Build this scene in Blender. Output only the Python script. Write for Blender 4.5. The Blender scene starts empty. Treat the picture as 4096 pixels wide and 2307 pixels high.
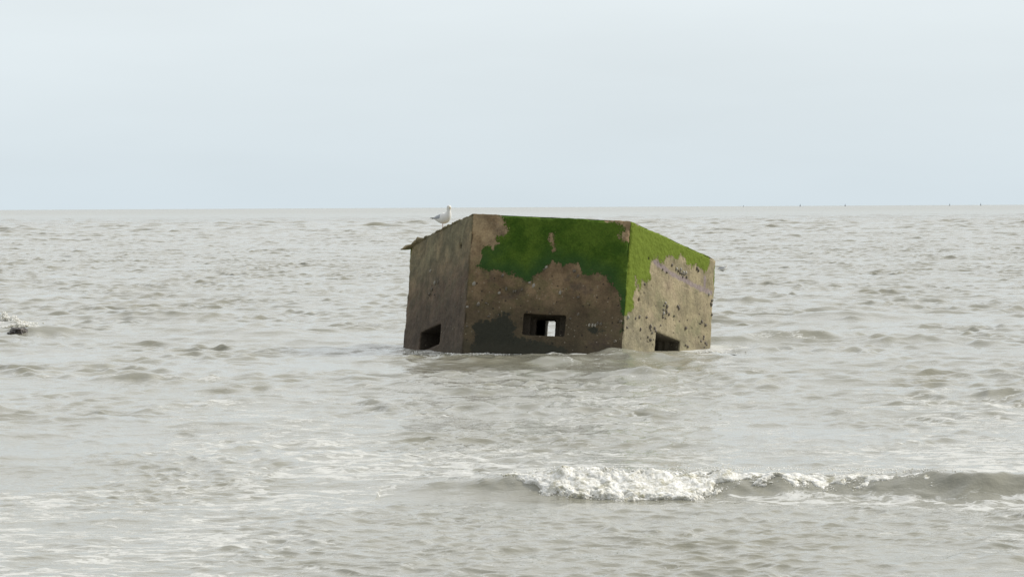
import bpy, bmesh, math, random
import numpy as np
from mathutils import Vector, Matrix, noise as mnoise

random.seed(7); np.random.seed(7)
S = bpy.context.scene
COL = S.collection

# ------------------------------------------------------------------ camera
H = 3.022                       # eye height above the still water
F = 13536.0 / 4096.0            # focal length / sensor width
PITCH = -0.0240044; ROLL = -0.0051269
fw = Vector((0, math.cos(PITCH), math.sin(PITCH)))
up = Vector((0, -math.sin(PITCH), math.cos(PITCH)))
rt = Vector((1, 0, 0))
c_, s_ = math.cos(ROLL), math.sin(ROLL)
r2 = rt * c_ + up * s_
u2 = up * c_ - rt * s_
cam = bpy.data.cameras.new("camera"); camo = bpy.data.objects.new("camera", cam); COL.objects.link(camo)
cam.sensor_width = 36.0; cam.lens = 36.0 * F
cam.clip_start = 0.5; cam.clip_end = 90000
camo.matrix_world = Matrix(((r2.x, u2.x, -fw.x, 0), (r2.y, u2.y, -fw.y, 0), (r2.z, u2.z, -fw.z, H), (0, 0, 0, 1)))
S.camera = camo
S.render.resolution_x = 1024; S.render.resolution_y = 576

# ------------------------------------------------------------------ sky and sun
SUN_EL = math.radians(38); SUN_AZ = math.radians(76)     # azimuth clockwise from +Y (view direction)
w = bpy.data.worlds.new("World"); S.world = w; w.use_nodes = True
nt = w.node_tree; nt.nodes.clear()
def N(t, **k):
    n = nt.nodes.new(t)
    for a, b in k.items(): setattr(n, a, b)
    return n
out = N('ShaderNodeOutputWorld'); bg = N('ShaderNodeBackground')
sky = N('ShaderNodeTexSky', sky_type='NISHITA', sun_disc=False)
sky.sun_elevation = SUN_EL; sky.sun_rotation = SUN_AZ; sky.air_density = 1.0; sky.dust_density = 2.0
tc = N('ShaderNodeTexCoord')
sep = N('ShaderNodeSeparateXYZ'); nt.links.new(tc.outputs['Generated'], sep.inputs[0])
# thin high cloud sheet: pale grey-blue, brighter with height, softly mottled
mp = N('ShaderNodeMapping'); mp.inputs['Scale'].default_value = (3.2, 3.2, 17)
nt.links.new(tc.outputs['Generated'], mp.inputs[0])
nz = N('ShaderNodeTexNoise'); nz.inputs['Scale'].default_value = 1.3; nz.inputs['Detail'].default_value = 5; nz.inputs['Roughness'].default_value = .5
nt.links.new(mp.outputs[0], nz.inputs['Vector'])
ramp = N('ShaderNodeValToRGB')
e = ramp.color_ramp.elements
e[0].position = 0.0; e[0].color = (7.25, 8.25, 8.85, 1)
e[1].position = 0.13; e[1].color = (9.2, 9.6, 9.7, 1)
x = e.new(0.26); x.color = (11.6, 11.8, 11.8, 1)  # unseen bright band above the view, added to lift the water's reflections
x = e.new(1.0); x.color = (8.2, 8.4, 8.6, 1)
nt.links.new(sep.outputs['Z'], ramp.inputs[0])
cm = N('ShaderNodeMapRange'); cm.inputs['From Min'].default_value = .3; cm.inputs['From Max'].default_value = .7
cm.inputs['To Min'].default_value = .955; cm.inputs['To Max'].default_value = 1.045
nt.links.new(nz.outputs['Fac'], cm.inputs['Value'])
vm = N('ShaderNodeVectorMath', operation='SCALE')
# unseen sky behind the viewer dimmed, added to darken the pillbox's front wall
az = N('ShaderNodeMapRange', interpolation_type='SMOOTHSTEP'); az.inputs['From Min'].default_value = -.55; az.inputs['From Max'].default_value = .25
az.inputs['To Min'].default_value = .60; az.inputs['To Max'].default_value = 1.0; nt.links.new(sep.outputs['Y'], az.inputs['Value'])
am = N('ShaderNodeMath', operation='MULTIPLY'); nt.links.new(cm.outputs[0], am.inputs[0]); nt.links.new(az.outputs[0], am.inputs[1])
nt.links.new(ramp.outputs[0], vm.inputs[0]); nt.links.new(am.outputs[0], vm.inputs['Scale'])
mx = N('ShaderNodeMixRGB'); mx.inputs[0].default_value = .90
nt.links.new(sky.outputs[0], mx.inputs[1]); nt.links.new(vm.outputs[0], mx.inputs[2])
bg.inputs['Strength'].default_value = 0.10
nt.links.new(mx.outputs[0], bg.inputs[0]); nt.links.new(bg.outputs[0], out.inputs[0])

sl = bpy.data.lights.new("sun", 'SUN'); sl.energy = 3.2; sl.angle = math.radians(9); sl.color = (1, .95, .87)
so = bpy.data.objects.new("sun", sl); COL.objects.link(so)
sd = Vector((math.sin(SUN_AZ) * math.cos(SUN_EL), math.cos(SUN_AZ) * math.cos(SUN_EL), math.sin(SUN_EL)))
so.rotation_euler = (-sd).to_track_quat('-Z', 'Y').to_euler(); so.location = (30, 0, 40)

S.view_settings.view_transform = 'Standard'; S.view_settings.look = 'None'
S.view_settings.exposure = 0.0; S.view_settings.gamma = 1.0; S.view_settings.use_curve_mapping = False

# ------------------------------------------------------------------ helpers
class NT:
    """small wrapper to write material node graphs"""
    def __init__(s, name):
        s.m = bpy.data.materials.new(name); s.m.use_nodes = True
        s.t = s.m.node_tree; s.t.nodes.clear()
        s.out = s.t.nodes.new('ShaderNodeOutputMaterial'); s.b = s.t.nodes.new('ShaderNodeBsdfPrincipled')
        s.t.links.new(s.b.outputs[0], s.out.inputs[0])
        s.tc = s.t.nodes.new('ShaderNodeTexCoord')
    def put(s, inp, v):
        if isinstance(v, bpy.types.NodeSocket): s.t.links.new(v, inp)
        else: inp.default_value = v
    def math(s, op, a, b=0.0, c=0.0, clamp=False):
        n = s.t.nodes.new('ShaderNodeMath'); n.operation = op; n.use_clamp = clamp
        s.put(n.inputs[0], a); s.put(n.inputs[1], b); s.put(n.inputs[2], c); return n.outputs[0]
    def noise(s, scale, detail=4, rough=.55, vec=None, dist=0.0):
        n = s.t.nodes.new('ShaderNodeTexNoise'); n.inputs['Scale'].default_value = scale
        n.inputs['Detail'].default_value = detail; n.inputs['Roughness'].default_value = rough; n.inputs['Distortion'].default_value = dist
        s.put(n.inputs['Vector'], vec if vec else s.tc.outputs['Object']); return n.outputs['Fac']
    def map(s, vec, scale=(1, 1, 1), loc=(0, 0, 0), rot=(0, 0, 0)):
        n = s.t.nodes.new('ShaderNodeMapping'); n.inputs['Scale'].default_value = scale
        n.inputs['Location'].default_value = loc; n.inputs['Rotation'].default_value = rot
        s.put(n.inputs[0], vec); return n.outputs[0]
    def ss(s, v, lo, hi, a=0.0, b=1.0):
        n = s.t.nodes.new('ShaderNodeMapRange'); n.interpolation_type = 'SMOOTHSTEP'
        s.put(n.inputs['Value'], v); s.put(n.inputs['From Min'], lo); s.put(n.inputs['From Max'], hi)
        s.put(n.inputs['To Min'], a); s.put(n.inputs['To Max'], b); return n.outputs[0]
    def mix(s, f, a, b, mode='MIX'):
        n = s.t.nodes.new('ShaderNodeMixRGB'); n.blend_type = mode
        s.put(n.inputs[0], f); s.put(n.inputs[1], a); s.put(n.inputs[2], b); return n.outputs[0]
    def attr(s, name):
        n = s.t.nodes.new('ShaderNodeAttribute'); n.attribute_name = name
        q = s.t.nodes.new('ShaderNodeSeparateXYZ'); s.t.links.new(n.outputs['Vector'], q.inputs[0])
        return q.outputs[0], q.outputs[1], q.outputs[2]
    def bump(s, h, strength, dist):
        n = s.t.nodes.new('ShaderNodeBump'); n.inputs['Strength'].default_value = strength; n.inputs['Distance'].default_value = dist
        s.put(n.inputs['Height'], h); s.t.links.new(n.outputs[0], s.b.inputs['Normal']); return n
    def fin(s, col, rough=.8, spec=.5):
        s.put(s.b.inputs['Base Color'], col); s.put(s.b.inputs['Roughness'], rough)
        s.put(s.b.inputs['Specular IOR Level'], spec); return s.m
def rgb(*c): return (c[0], c[1], c[2], 1)

def mesh_obj(name, V, Fc, mat, parent=None, smooth=True):
    me = bpy.data.meshes.new(name)
    V = np.asarray(V, dtype=np.float32)
    me.from_pydata([tuple(v) for v in V], [], [tuple(f) for f in Fc]) if len(V) < 60000 else fast_mesh(me, V, Fc)
    me.materials.append(mat)
    if smooth: me.polygons.foreach_set('use_smooth', [True] * len(me.polygons))
    me.update()
    o = bpy.data.objects.new(name, me); COL.objects.link(o)
    if parent: o.parent = parent
    return o
def fast_mesh(me, V, Fc):
    Fc = np.asarray(Fc, dtype=np.int32)
    me.vertices.add(len(V)); me.vertices.foreach_set('co', V.ravel())
    me.loops.add(Fc.size); me.loops.foreach_set('vertex_index', Fc.ravel())
    me.polygons.add(len(Fc)); me.polygons.foreach_set('loop_start', np.arange(len(Fc), dtype=np.int32) * Fc.shape[1])
    me.update(calc_edges=True); me.validate()
def tag(o, label=None, cat=None, group=None, kind=None):
    for k, v in (('label', label), ('category', cat), ('group', group), ('kind', kind)):
        if v: o[k] = v
def empty(name, loc, rot=None):
    o = bpy.data.objects.new(name, None); o.empty_display_size = .2; COL.objects.link(o); o.location = loc
    if rot is not None: o.rotation_euler = rot
    return o
def set_attr(me, name, A):
    a = me.attributes.new(name, 'FLOAT_VECTOR', 'POINT'); a.data.foreach_set('vector', np.asarray(A, dtype=np.float32).ravel())

# vectorised 2-D / 3-D gradient-free value noise
def _h(*c):
    n = np.zeros_like(c[0], dtype=np.int64)
    for k, p in zip(c, (374761393, 668265263, 2147483647 // 3)): n = n + k.astype(np.int64) * p
    n = (n ^ (n >> 13)) * 1274126177; n = n & 0x7fffffff
    n = (n ^ (n >> 16)) * 73244475 & 0x7fffffff
    return (n & 0xffffff) / float(0xffffff)
def vnoise(x, y, z=None):
    if z is None: z = np.zeros_like(x)
    xi, yi, zi = np.floor(x), np.floor(y), np.floor(z)
    fx, fy, fz = x - xi, y - yi, z - zi
    fx, fy, fz = [t * t * t * (t * (t * 6 - 15) + 10) for t in (fx, fy, fz)]
    r = 0
    for a in (0, 1):
        for b in (0, 1):
            for c in (0, 1):
                wgt = (fx if a else 1 - fx) * (fy if b else 1 - fy) * (fz if c else 1 - fz)
                r = r + wgt * _h(xi + a, yi + b, zi + c)
    return r * 2 - 1
def fbm(x, y, z=None, o=4, g=.5):
    r, a = 0, 1.0
    for k in range(o):
        r = r + a * vnoise(x * 2 ** k + 17.3 * k, y * 2 ** k + 5.1 * k, None if z is None else z * 2 ** k + 9.7 * k); a *= g
    return r
def sstep(x, a, b):
    t = np.clip((x - a) / (b - a), 0, 1); return t * t * (3 - 2 * t)

# ------------------------------------------------------------------ pillbox pose
PB_M = Matrix(((0.99226, 0.09504, 0.07992), (-0.11267, 0.95965, 0.25764), (-0.05221, -0.26465, 0.96293)))
PB_C = Vector((1.10324, 72.86108, 2.04922))
SIDE = 3.3; AP = SIDE * math.sqrt(3) / 2
PBW = PB_M.to_4x4(); PBW.translation = PB_C
def hexpt(i, R=SIDE):
    a = math.radians(180 + 60 * i); return Vector((R * math.cos(a), R * math.sin(a), 0))
def facepos(i, u, v, outw=0.0):
    """point on face i (0 left, 1 front, 2 right), u along it, v below the top edge"""
    a, b = hexpt(i), hexpt(i + 1); e = (b - a).normalized(); n = Vector((e.y, -e.x, 0))
    return a + e * u + Vector((0, 0, -v)) + n * outw, e, n

# ------------------------------------------------------------------ sea
def hexdist(x, y):
    """signed distance of world water points to the pillbox footprint at the waterline"""
    # axis of the box pierces z=0 lower down: shift the footprint along the tilted axis
    ax = PB_M @ Vector((0, 0, -1)); t = PB_C.z / -ax.z; c = PB_C + ax * t
    d = None
    for i in range(6):
        a = math.radians(210 + 60 * i); n = PB_M @ Vector((math.cos(a), math.sin(a), 0))
        # distance along the horizontal direction
        hn = Vector((n.x, n.y)); L = hn.length
        q = (n.x * (x - c.x) + n.y * (y - c.y)) / L - AP / L
        d = q if d is None else np.maximum(d, q)
    return d

BX = np.array([-1.6, -0.6, 0.05, 0.5, 1.2, 2.2, 3.3, 4.4, 5.5, 7.5, 9.5])
BY = np.array([36.9, 36.75, 36.45, 36.15, 36.0, 36.05, 35.9, 35.6, 35.1, 34.6, 34.5])
BH = np.array([0.0, .06, .15, .205, .20, .205, .21, .205, .20, .17, 0.0])
def crest(x): return np.interp(x, BX, BY), np.interp(x, BX, BH)

def swell(x, y, cx, cy, wx, h, ang=0.0, back=1.3, front=.6, bend=0.0):
    """a single steep-fronted hump of water with its crest along x (rotated by ang)"""
    ca, sa = math.cos(ang), math.sin(ang)
    if x.ndim == 2 and x.shape[0] > 2000:
        m = np.nonzero(np.abs(y[:, 0] - cy) < 3 * back + 1.2)[0]; r = np.zeros_like(x)
        if len(m): r[m[0]:m[-1] + 1] = swell(x[m[0]:m[-1] + 1], y[m[0]:m[-1] + 1], cx, cy, wx, h, ang, back, front, bend)
        return r
    a = (x - cx) * ca + (y - cy) * sa; b = -(x - cx) * sa + (y - cy) * ca + bend * a * a
    prof = np.where(b > 0, np.exp(-(b / back) ** 2), np.exp(-(b / front) ** 2))
    return h * prof * np.exp(-np.abs(a / wx) ** 2.6)

def sea_height(x, y, dy):
    z = np.zeros_like(x); ox = np.zeros_like(x); oy = np.zeros_like(x)
    rng = np.random.RandomState(11)
    env1 = .88 + .55 * fbm(x * .16 + 3, y * .09 + 9, o=3)
    env2 = .92 + .60 * fbm(x * .55 + 40, y * .28 + 2, o=3)
    env1 = np.clip(env1, .4, 1.6); env2 = np.clip(env2, .45, 1.8)
    wx_ = x + .5 * fbm(x * .21, y * .17, o=3); wy_ = y + .9 * fbm(x * .23 + 7, y * .15 + 1, o=3)
    lam = np.exp(np.linspace(math.log(.13), math.log(12.0), 120))
    two_d = x.ndim == 2
    zs = np.zeros_like(x); shore = 1 - .58 * sstep(y, 54, 34); openw = 1 + 1.3 * sstep(y, 120, 500); farw = 1 + 1.5 * sstep(y, 260, 700); chop = 1 + .28 * sstep(y, 48, 75)
    for L in lam:
        L = L * rng.uniform(.93, 1.07)
        spread = 1.15 if L < .6 else .85 if L < 1.2 else .65
        th = rng.normal(-.10, spread)
        kx, ky = math.sin(th), -math.cos(th); k = 2 * math.pi / L
        slope = .0345 * (1.0 if L < 1.0 else (1.0 / L) ** .9) * (1.0 if L > .2 else .8)
        p0 = rng.uniform(0, 6.283)
        if two_d:                                       # only the rows fine enough to carry this wavelength
            rows = np.nonzero((L / np.maximum(dy[:, dy.shape[1] // 2], 1e-3)) > 2.2)[0]
            if len(rows) == 0: continue
            R_ = slice(rows[0], rows[-1] + 1)
        else: R_ = slice(None)
        fade = sstep(L / np.maximum(dy[R_], 1e-3), 2.2, 4.0)
        env = env2[R_] if L < 1.3 else env1[R_]
        ph = k * (kx * wx_[R_] + ky * wy_[R_]) + p0
        A = slope / k * fade * env
        A = A * (shore[R_] if L > .42 else .75 + .25 * shore[R_])
        if L > 1.2: A = A * openw[R_]
        if L > 2.4: A = A * farw[R_]
        if L < 1.6: A = A * chop[R_]
        A = A * (1.12 if L < .9 else .72 if L < 3.5 else 1.0)
        if L > 8: A = A * sstep(y[R_], 250, 500)
        sn = A * np.sin(ph)
        (zs if L < 1.4 else z)[R_] += A * np.cos(ph); ox[R_] -= .9 * kx * sn; oy[R_] -= .9 * ky * sn
    z += zs
    near = sstep(y, 400, 90)
    # named swells
    feat = np.zeros_like(x)
    cy, ch = crest(x)
    wob = .16 * fbm(x * 1.1 + 5, y * .3, o=3)
    b = y - cy + wob
    front = .34; back = 1.15
    feat += ch * np.where(b > 0, np.exp(-(b / back) ** 2), np.exp(-np.abs(b / front) ** 1.8)) * (1 + .22 * fbm(x * 1.3, y * .6 + 3, o=3))
    # trough in front of the breaker
    feat -= .05 * np.exp(-((b + .95) / .5) ** 2) * (ch > .01)
    feat += swell(x, y, 2.75, 66.6, 1.3, .13, .08, 1.3, 1.1)                 # hump against the right-hand face
    feat += swell(x, y, 0.2, 66.0, 2.2, .10, -.03, 1.2, .8)
    feat += swell(x, y, 5.3, 66.4, 1.5, .08, .1, 1.2, .7)
    feat += swell(x, y, 6.2, 75.6, 1.7, .24, -.05, 1.5, .7)                   # swell to the right of the box
    feat += swell(x, y, 9.3, 74.3, 1.0, .14, .1, 1.2, .6)
    feat += swell(x, y, 9.2, 90.5, 1.6, .2, .1, 1.6, .8)
    feat += swell(x, y, 14.2, 73.5, 1.3, .14, -.1, 1.4, .7)
    feat += swell(x, y, -11.2, 81.8, .8, .20, .05, 1.0, .6)                   # beside the rock
    feat += swell(x, y, -13.0, 86.0, 1.6, .2, .1, 1.2, .6)
    feat += swell(x, y, -9.5, 93.5, 2.0, .17, -.1, 1.3, .7)
    feat += swell(x, y, -6.1, 80.5, 1.3, .14, .1, 1.3, .7)
    rr = np.random.RandomState(5)
    for k in range(150):                                                         # short peaked crests scattered over the near sea
        yy = 27 + 85 * rr.rand() ** .9; xx = (rr.rand() * 2 - 1) * yy * .19
        if abs(xx - 2.6) < 3.2 and 34.5 < yy < 39: continue
        hh = rr.uniform(.03, .10) * (1.2 if yy > 50 else .5)
        feat += swell(x, y, xx, yy, rr.uniform(.25, .8), hh, rr.uniform(-.35, .35), rr.uniform(.4, .8), rr.uniform(.18, .35))
    z = z * (1 - .35 * np.exp(-((y - cy + .9) / .6) ** 2) * (ch > .01)) + feat * near
    return z, ox * sstep(y, 1500, 700), oy * sstep(y, 1500, 700), feat * near, env1, b, ch

def build_sea():
    ys = [-60, -30, -10, 2, 10, 16, 20]
    y = 22.5
    while y < 32000:
        ys.append(y)
        if y < 26: d = .09
        elif y < 200: d = min(.32 * y * y / 10220, .125)
        elif y < 420: d = .125 + (y - 200) * .0008
        else: d = .30 + (y - 420) * .0038
        if y > 2500: d = 9.6 + (y - 2500) * .02
        y += d
    ys = np.array(ys); dys = np.gradient(ys)
    t_in = np.linspace(-.172, .172, 900)
    t_out = np.array([.175, .18, .19, .2, .215, .235, .26, .3, .35, .42, .52, .66, .85, 1.1, 1.5, 2.2])
    t = np.concatenate([-t_out[::-1], t_in, t_out])
    Y, T = np.meshgrid(ys, t, indexing='ij'); X = np.maximum(Y, 22.5) * T
    DY = np.repeat(dys[:, None], len(t), 1)
    DX = np.abs(np.gradient(X, axis=1))
    z, ox, oy, feat, env, b, ch = sea_height(X, Y, np.maximum(DY, DX * .6))
    hd = hexdist(X, Y)
    # the water heaps a little against the concrete
    z = z * (1 - .45 * np.exp(-np.clip(hd, 0, 9) / .5)) 
    V = np.stack([X + ox, Y + oy, z], -1).reshape(-1, 3)
    nr, nc = X.shape
    i = np.arange(nr - 1)[:, None] * nc + np.arange(nc - 1)[None]
    Fq = np.stack([i, i + 1, i + 1 + nc, i + nc], -1).reshape(-1, 4)
    # foam amount: behind and in front of the breaker, round the box, on scattered crests, rising towards the shore
    fo = .20 * sstep(Y, 58, 34) + .08 * sstep(Y, 110, 60) - .05
    fo += .22 * np.clip(fbm(X * .3 + 3, Y * .10 + 1, o=3), -.6, 1) * sstep(Y, 130, 50)
    wash = (ch > .02) * (np.exp(-((b + 1.0) / .9) ** 2) * .22 * sstep(X, 1.6, 3.0) + np.exp(-((b - .9) / .9) ** 2) * .10)
    wash -= (ch > .02) * np.exp(-((b + .22) / .2) ** 2) * .45 * sstep(X, 1.6, 2.2)
    wash -= (ch > .02) * np.exp(-((b + .8) / .7) ** 2) * .3 * sstep(X, 2.0, .8) 
    fo += wash
    fo += .62 * np.exp(-(np.abs(hd - .05) / .16) ** 1.5) + .36 * np.exp(-(np.abs(hd - .55) / .45) ** 2)
    fo += .75 * np.exp(-(((X + 12.9) / .75) ** 2 + ((Y - 86.2) / .9) ** 2))
    fo += .6 * np.exp(-(((X + 11.8) / .5) ** 2 + ((Y - 82.6) / .5) ** 2))
    crestiness = sstep(feat, .10, .2)
    fo += .22 * crestiness * (ch < .02) * (Y < 80)
    for (cx, cy, sx, sy, a) in ((-7.6, 61.2, .9, .8, .35), (-5.6, 60.0, .8, .6, .3), (-5.0, 52.6, .45, .35, .5), (6.0, 75.2, 1.6, .35, .3), (4.6, 72.6, .8, .5, .35)):
        fo += a * np.exp(-(((X - cx) / sx) ** 2 + ((Y - cy) / sy) ** 2))
    me = bpy.data.meshes.new('sea'); fast_mesh(me, V.astype(np.float32), Fq)
    me.polygons.foreach_set('use_smooth', np.ones(len(me.polygons), dtype=bool))
    set_attr(me, 'foam', np.stack([fo, feat, sstep(np.log(np.maximum(DY, .01)), math.log(.6), math.log(12.0))], -1).reshape(-1, 3))
    o = bpy.data.objects.new('sea', me); COL.objects.link(o); o['kind'] = 'structure'
    g = NT('sea_water')
    P = g.tc.outputs['Object']
    fa, ft, lod = g.attr('foam')
    # silty water
    silt = g.noise(.25, 3, .5, g.map(P, (1, .5, 1)))
    base = g.mix(g.ss(silt, .35, .65), rgb(.246, .239, .186), rgb(.276, .272, .226))
    # lacy foam: thin warped filaments and soft streaks drawn out along the crests
    w1 = g.noise(1.1, 4, .6, g.map(P, (1, 1.5, 1)))
    warp = g.t.nodes.new('ShaderNodeVectorMath'); warp.operation = 'SCALE'
    nn = g.t.nodes.new('ShaderNodeTexNoise'); nn.inputs['Scale'].default_value = 1.4; nn.inputs['Detail'].default_value = 4
    g.t.links.new(P, nn.inputs['Vector']); g.t.links.new(nn.outputs['Color'], warp.inputs[0]); warp.inputs['Scale'].default_value = .9
    ad = g.t.nodes.new('ShaderNodeVectorMath'); ad.operation = 'ADD'; g.t.links.new(P, ad.inputs[0]); g.t.links.new(warp.outputs[0], ad.inputs[1])
    PW = ad.outputs[0]
    n1 = g.noise(1.0, 6, .62, g.map(PW, (.85, 1.9, 1.0), rot=(0, 0, .12)))
    ridge = g.math('SUBTRACT', 1.0, g.math('MULTIPLY', g.math('ABSOLUTE', g.math('SUBTRACT', n1, .5)), 12.0), clamp=True)
    n2 = g.noise(2.2, 5, .65, g.map(PW, (1.0, 1.5, 1.0), loc=(3, 8, 0)))
    n3 = g.noise(7, 4, .7, P)
    lace = g.math('ADD', g.math('MULTIPLY', ridge, .44), g.math('MULTIPLY', n2, .75))
    lace = g.math('ADD', lace, g.math('MULTIPLY', g.math('SUBTRACT', n3, .5), .35))
    val = g.math('ADD', lace, fa)
    foam = g.ss(val, .84, 1.10)
    fcol = g.mix(g.noise(14, 3), rgb(.62, .63, .61), rgb(.80, .81, .80))
    col = g.mix(g.math('MULTIPLY', foam, .72), base, fcol)
    g.put(g.b.inputs['Roughness'], g.math('MAXIMUM', g.ss(foam, 0, 1, 0.0, .75), g.math('ADD', .05, g.math('MULTIPLY', lod, .17))))
    g.b.inputs['IOR'].default_value = 1.333
    g.put(g.b.inputs['Specular IOR Level'], g.ss(foam, 0, 1, .5, .25))
    g.put(g.b.inputs['Base Color'], col)
    r1 = g.noise(2.6, 5, .6, g.map(P, (1, 1.7, 1), rot=(0, 0, .2)))
    r2_ = g.noise(9, 3, .6, g.map(P, (1, 1.6, 1), rot=(0, 0, -.3)))
    r0 = g.noise(1.15, 6, .68, g.map(P, (1, 1.3, 1), rot=(0, 0, .1)))
    r1 = g.math('ADD', r1, g.math('MULTIPLY', r0, 2.6))
    hh = g.math('ADD', g.math('MULTIPLY', r1, 1.0), g.math('MULTIPLY', r2_, .30))
    hh = g.math('ADD', hh, g.math('MULTIPLY', g.math('MULTIPLY', foam, n3), .5))
    g.bump(hh, .20, .08)
    me.materials.append(g.m)
    return o
sea = build_sea()

# seabed the box and the rock rest on
def seabed():
    V = []; Fc = []
    xs = np.linspace(-120, 120, 40); ys = np.linspace(-60, 260, 60)
    X, Y = np.meshgrid(xs, ys); Z = -1.2 - np.clip(Y, 0, 999) * .006 + .1 * fbm(X * .1, Y * .1, o=3)
    V = np.stack([X, Y, Z], -1).reshape(-1, 3)
    for j in range(59):
        for i in range(39): Fc.append((j * 40 + i, j * 40 + i + 1, (j + 1) * 40 + i + 1, (j + 1) * 40 + i))
    g = NT('wet_sand'); m = g.fin(g.mix(g.noise(3), rgb(.16, .13, .09), rgb(.22, .18, .12)), .8)
    o = mesh_obj('seabed', V, Fc, m); o['kind'] = 'structure'
seabed()

# ------------------------------------------------------------------ whitewater
g = NT('whitewater')
m_foam = g.fin(g.mix(g.ss(g.noise(5, 6, .75), .50, .66), g.mix(g.ss(g.noise(18, 5, .65), .38, .62), rgb(.62, .61, .55), rgb(.88, .88, .85)), rgb(.42, .40, .29)), .6, .4)
g.b.inputs['Subsurface Weight'].default_value = .5; g.b.inputs['Subsurface Radius'].default_value = (.03, .03, .03); g.b.inputs['Subsurface Scale'].default_value = 1.0
g.bump(g.noise(60, 4, .7), .6, .012)
ICO_V = []; ICO_F = []
_b = bmesh.new(); bmesh.ops.create_icosphere(_b, subdivisions=1, radius=1)
ICO_V = np.array([v.co[:] for v in _b.verts]); ICO_F = np.array([[v.index for v in f.verts] for f in _b.faces]); _b.free()

def blobs(pts, rad):
    """many small irregular droplets / bubbles as one vertex + face array"""
    V = []; Fc = []
    for k, (p, r) in enumerate(zip(pts, rad)):
        s = 1 + .35 * (np.random.rand(len(ICO_V), 1) - .5)
        V.append(ICO_V * s * r * np.array([1.15, 1, .85]) + np.array(p)); Fc.append(ICO_F + k * len(ICO_V))
    return np.concatenate(V), np.concatenate(Fc)

def breaker_foam():
    nx, nt_ = 900, 110
    xs = np.linspace(-.15, 4.75, nx); ts = np.linspace(0, 1, nt_)
    X, T = np.meshgrid(xs, ts, indexing='ij')
    cy, ch = crest(X)
    # how far down the face the foam reaches (1 = base), by place along the crest
    reach = np.interp(X, [-.15, .05, .3, .62, .9, 1.5, 1.95, 2.2, 2.45, 2.8, 3.4, 4.0, 4.5, 4.75],
                         [.0, .45, .72, .85, 1.0, .98, .93, .80, .58, .46, .42, .46, .30, .0])
    reach = reach * (1 + .28 * fbm(X * 2.2, X * 0 + 3, o=4))
    D = T * 1.05                                   # distance forward of the crest's rear lip
    y0 = cy + .16 + .05 * fbm(X * 2 + 9, X * 0 + 1, o=3)
    Yp = y0 - D
    surf = sea_height(X, Yp, X * 0 + .06)[0]
    lim = .12 + reach * .72
    inside = np.minimum(D + .02, (lim - D)) / .16
    edge = inside + .75 * fbm(X * 5, D * 6 + 2, o=5, g=.6)
    bulge = sstep(edge, -.1, 1.2)
    lump = np.abs(vnoise(X * 4.0, D * 5.0, X * .3)) * .050 + np.abs(vnoise(X * 11, D * 12, X * 2)) * .026 + np.abs(vnoise(X * 27, D * 30, X)) * .013 + np.abs(vnoise(X * 60, D * 64, X)) * .006
    lump += .022 * fbm(X * 1.7, D * 2, o=2)
    thick = np.interp(X, [-.15, .2, .7, 1.7, 2.3, 3, 4.75], [.3, .6, .75, .72, .6, .48, .12])
    Zf = surf - .02 + (lump + .045) * bulge * thick
    Yf = Yp - .07 * bulge * thick - .02 * fbm(X * 9, D * 9 + 4, o=2)
    Xf = X + .015 * fbm(X * 9 + 7, D * 9, o=2)
    V = np.stack([Xf, Yf, Zf], -1).reshape(-1, 3)
    i = (np.arange(nx - 1)[:, None] * nt_ + np.arange(nt_ - 1)[None])
    Fq = np.stack([i, i + nt_, i + nt_ + 1, i + 1], -1).reshape(-1, 4)
    ok = (edge > .04)
    keep = ok.ravel()[Fq].all(1); Fq = Fq[keep]
    # spray: clots and drops thrown off the lip and along the ragged lower edge
    cand = np.argwhere((edge > -.05) & (edge < .45)); rs = np.random.RandomState(3); sel = cand[rs.choice(len(cand), 1100)]
    pts = []; rad = []
    for a, c in sel:
        p = np.array([Xf[a, c], Yf[a, c], Zf[a, c]]); r = rs.uniform(.003, .010)
        pts.append(p + rs.normal(0, 1, 3) * [.015, .03, .012] + [0, 0, .010]); rad.append(r)
    for k in range(420):
        xx = rs.uniform(.1, 4.4); c1, h1 = crest(np.array([xx])); pts.append([xx, c1[0] + rs.normal(-.05, .06), h1[0] + abs(rs.normal(0, .022)) + .01]); rad.append(rs.uniform(.003, .009))
    Vb, Fb = blobs(pts, rad)
    used, inv = np.unique(Fq, return_inverse=True); V = V[used]; Fq = inv.reshape(-1, 4)
    tri = np.concatenate([Fq[:, [0, 1, 2]], Fq[:, [0, 2, 3]]])
    o = mesh_obj('breaking_foam', np.concatenate([V, Vb]), np.concatenate([tri, Fb + len(V)]), m_foam)
    tag(o, 'white foam tumbling along the crest of the breaking wave in the foreground', 'foam', kind='stuff')
breaker_foam()

def sea_z(xs, ys):
    xs = np.atleast_1d(np.asarray(xs, float)); ys = np.atleast_1d(np.asarray(ys, float))
    z = sea_height(xs, ys, np.full_like(ys, .14))[0]
    return z * (1 - .45 * np.exp(-np.clip(hexdist(xs, ys), 0, 9) / .5))
def splash(cx, cy, z0, w, h, n, label, seed):
    rs = np.random.RandomState(seed); pts = []; rad = []
    if h < .05: z0 = None
    for k in range(n):
        a = rs.normal(0, .45); q = rs.rand()
        hgt = h * q * math.exp(-(a / .6) ** 2) * (.55 + .45 * math.sin(a * 7 + 2) ** 2)
        px_, py_ = cx + a * w, cy + rs.normal(0, .12)
        zz0 = z0 if z0 is not None else float(sea_z(px_, py_)[0])
        pts.append((px_, py_, zz0 + hgt)); rad.append(rs.uniform(.008, .036) * (1 - .5 * q) * (.6 if h < .05 else 1))
    V, Fc = blobs(pts, rad)
    o = mesh_obj('splash', V, Fc, m_foam); tag(o, label, 'foam', kind='stuff')
splash(-12.95, 86.5, .12, .62, .30, 1500, 'white splash of broken water behind the dark rock', 21)
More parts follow.
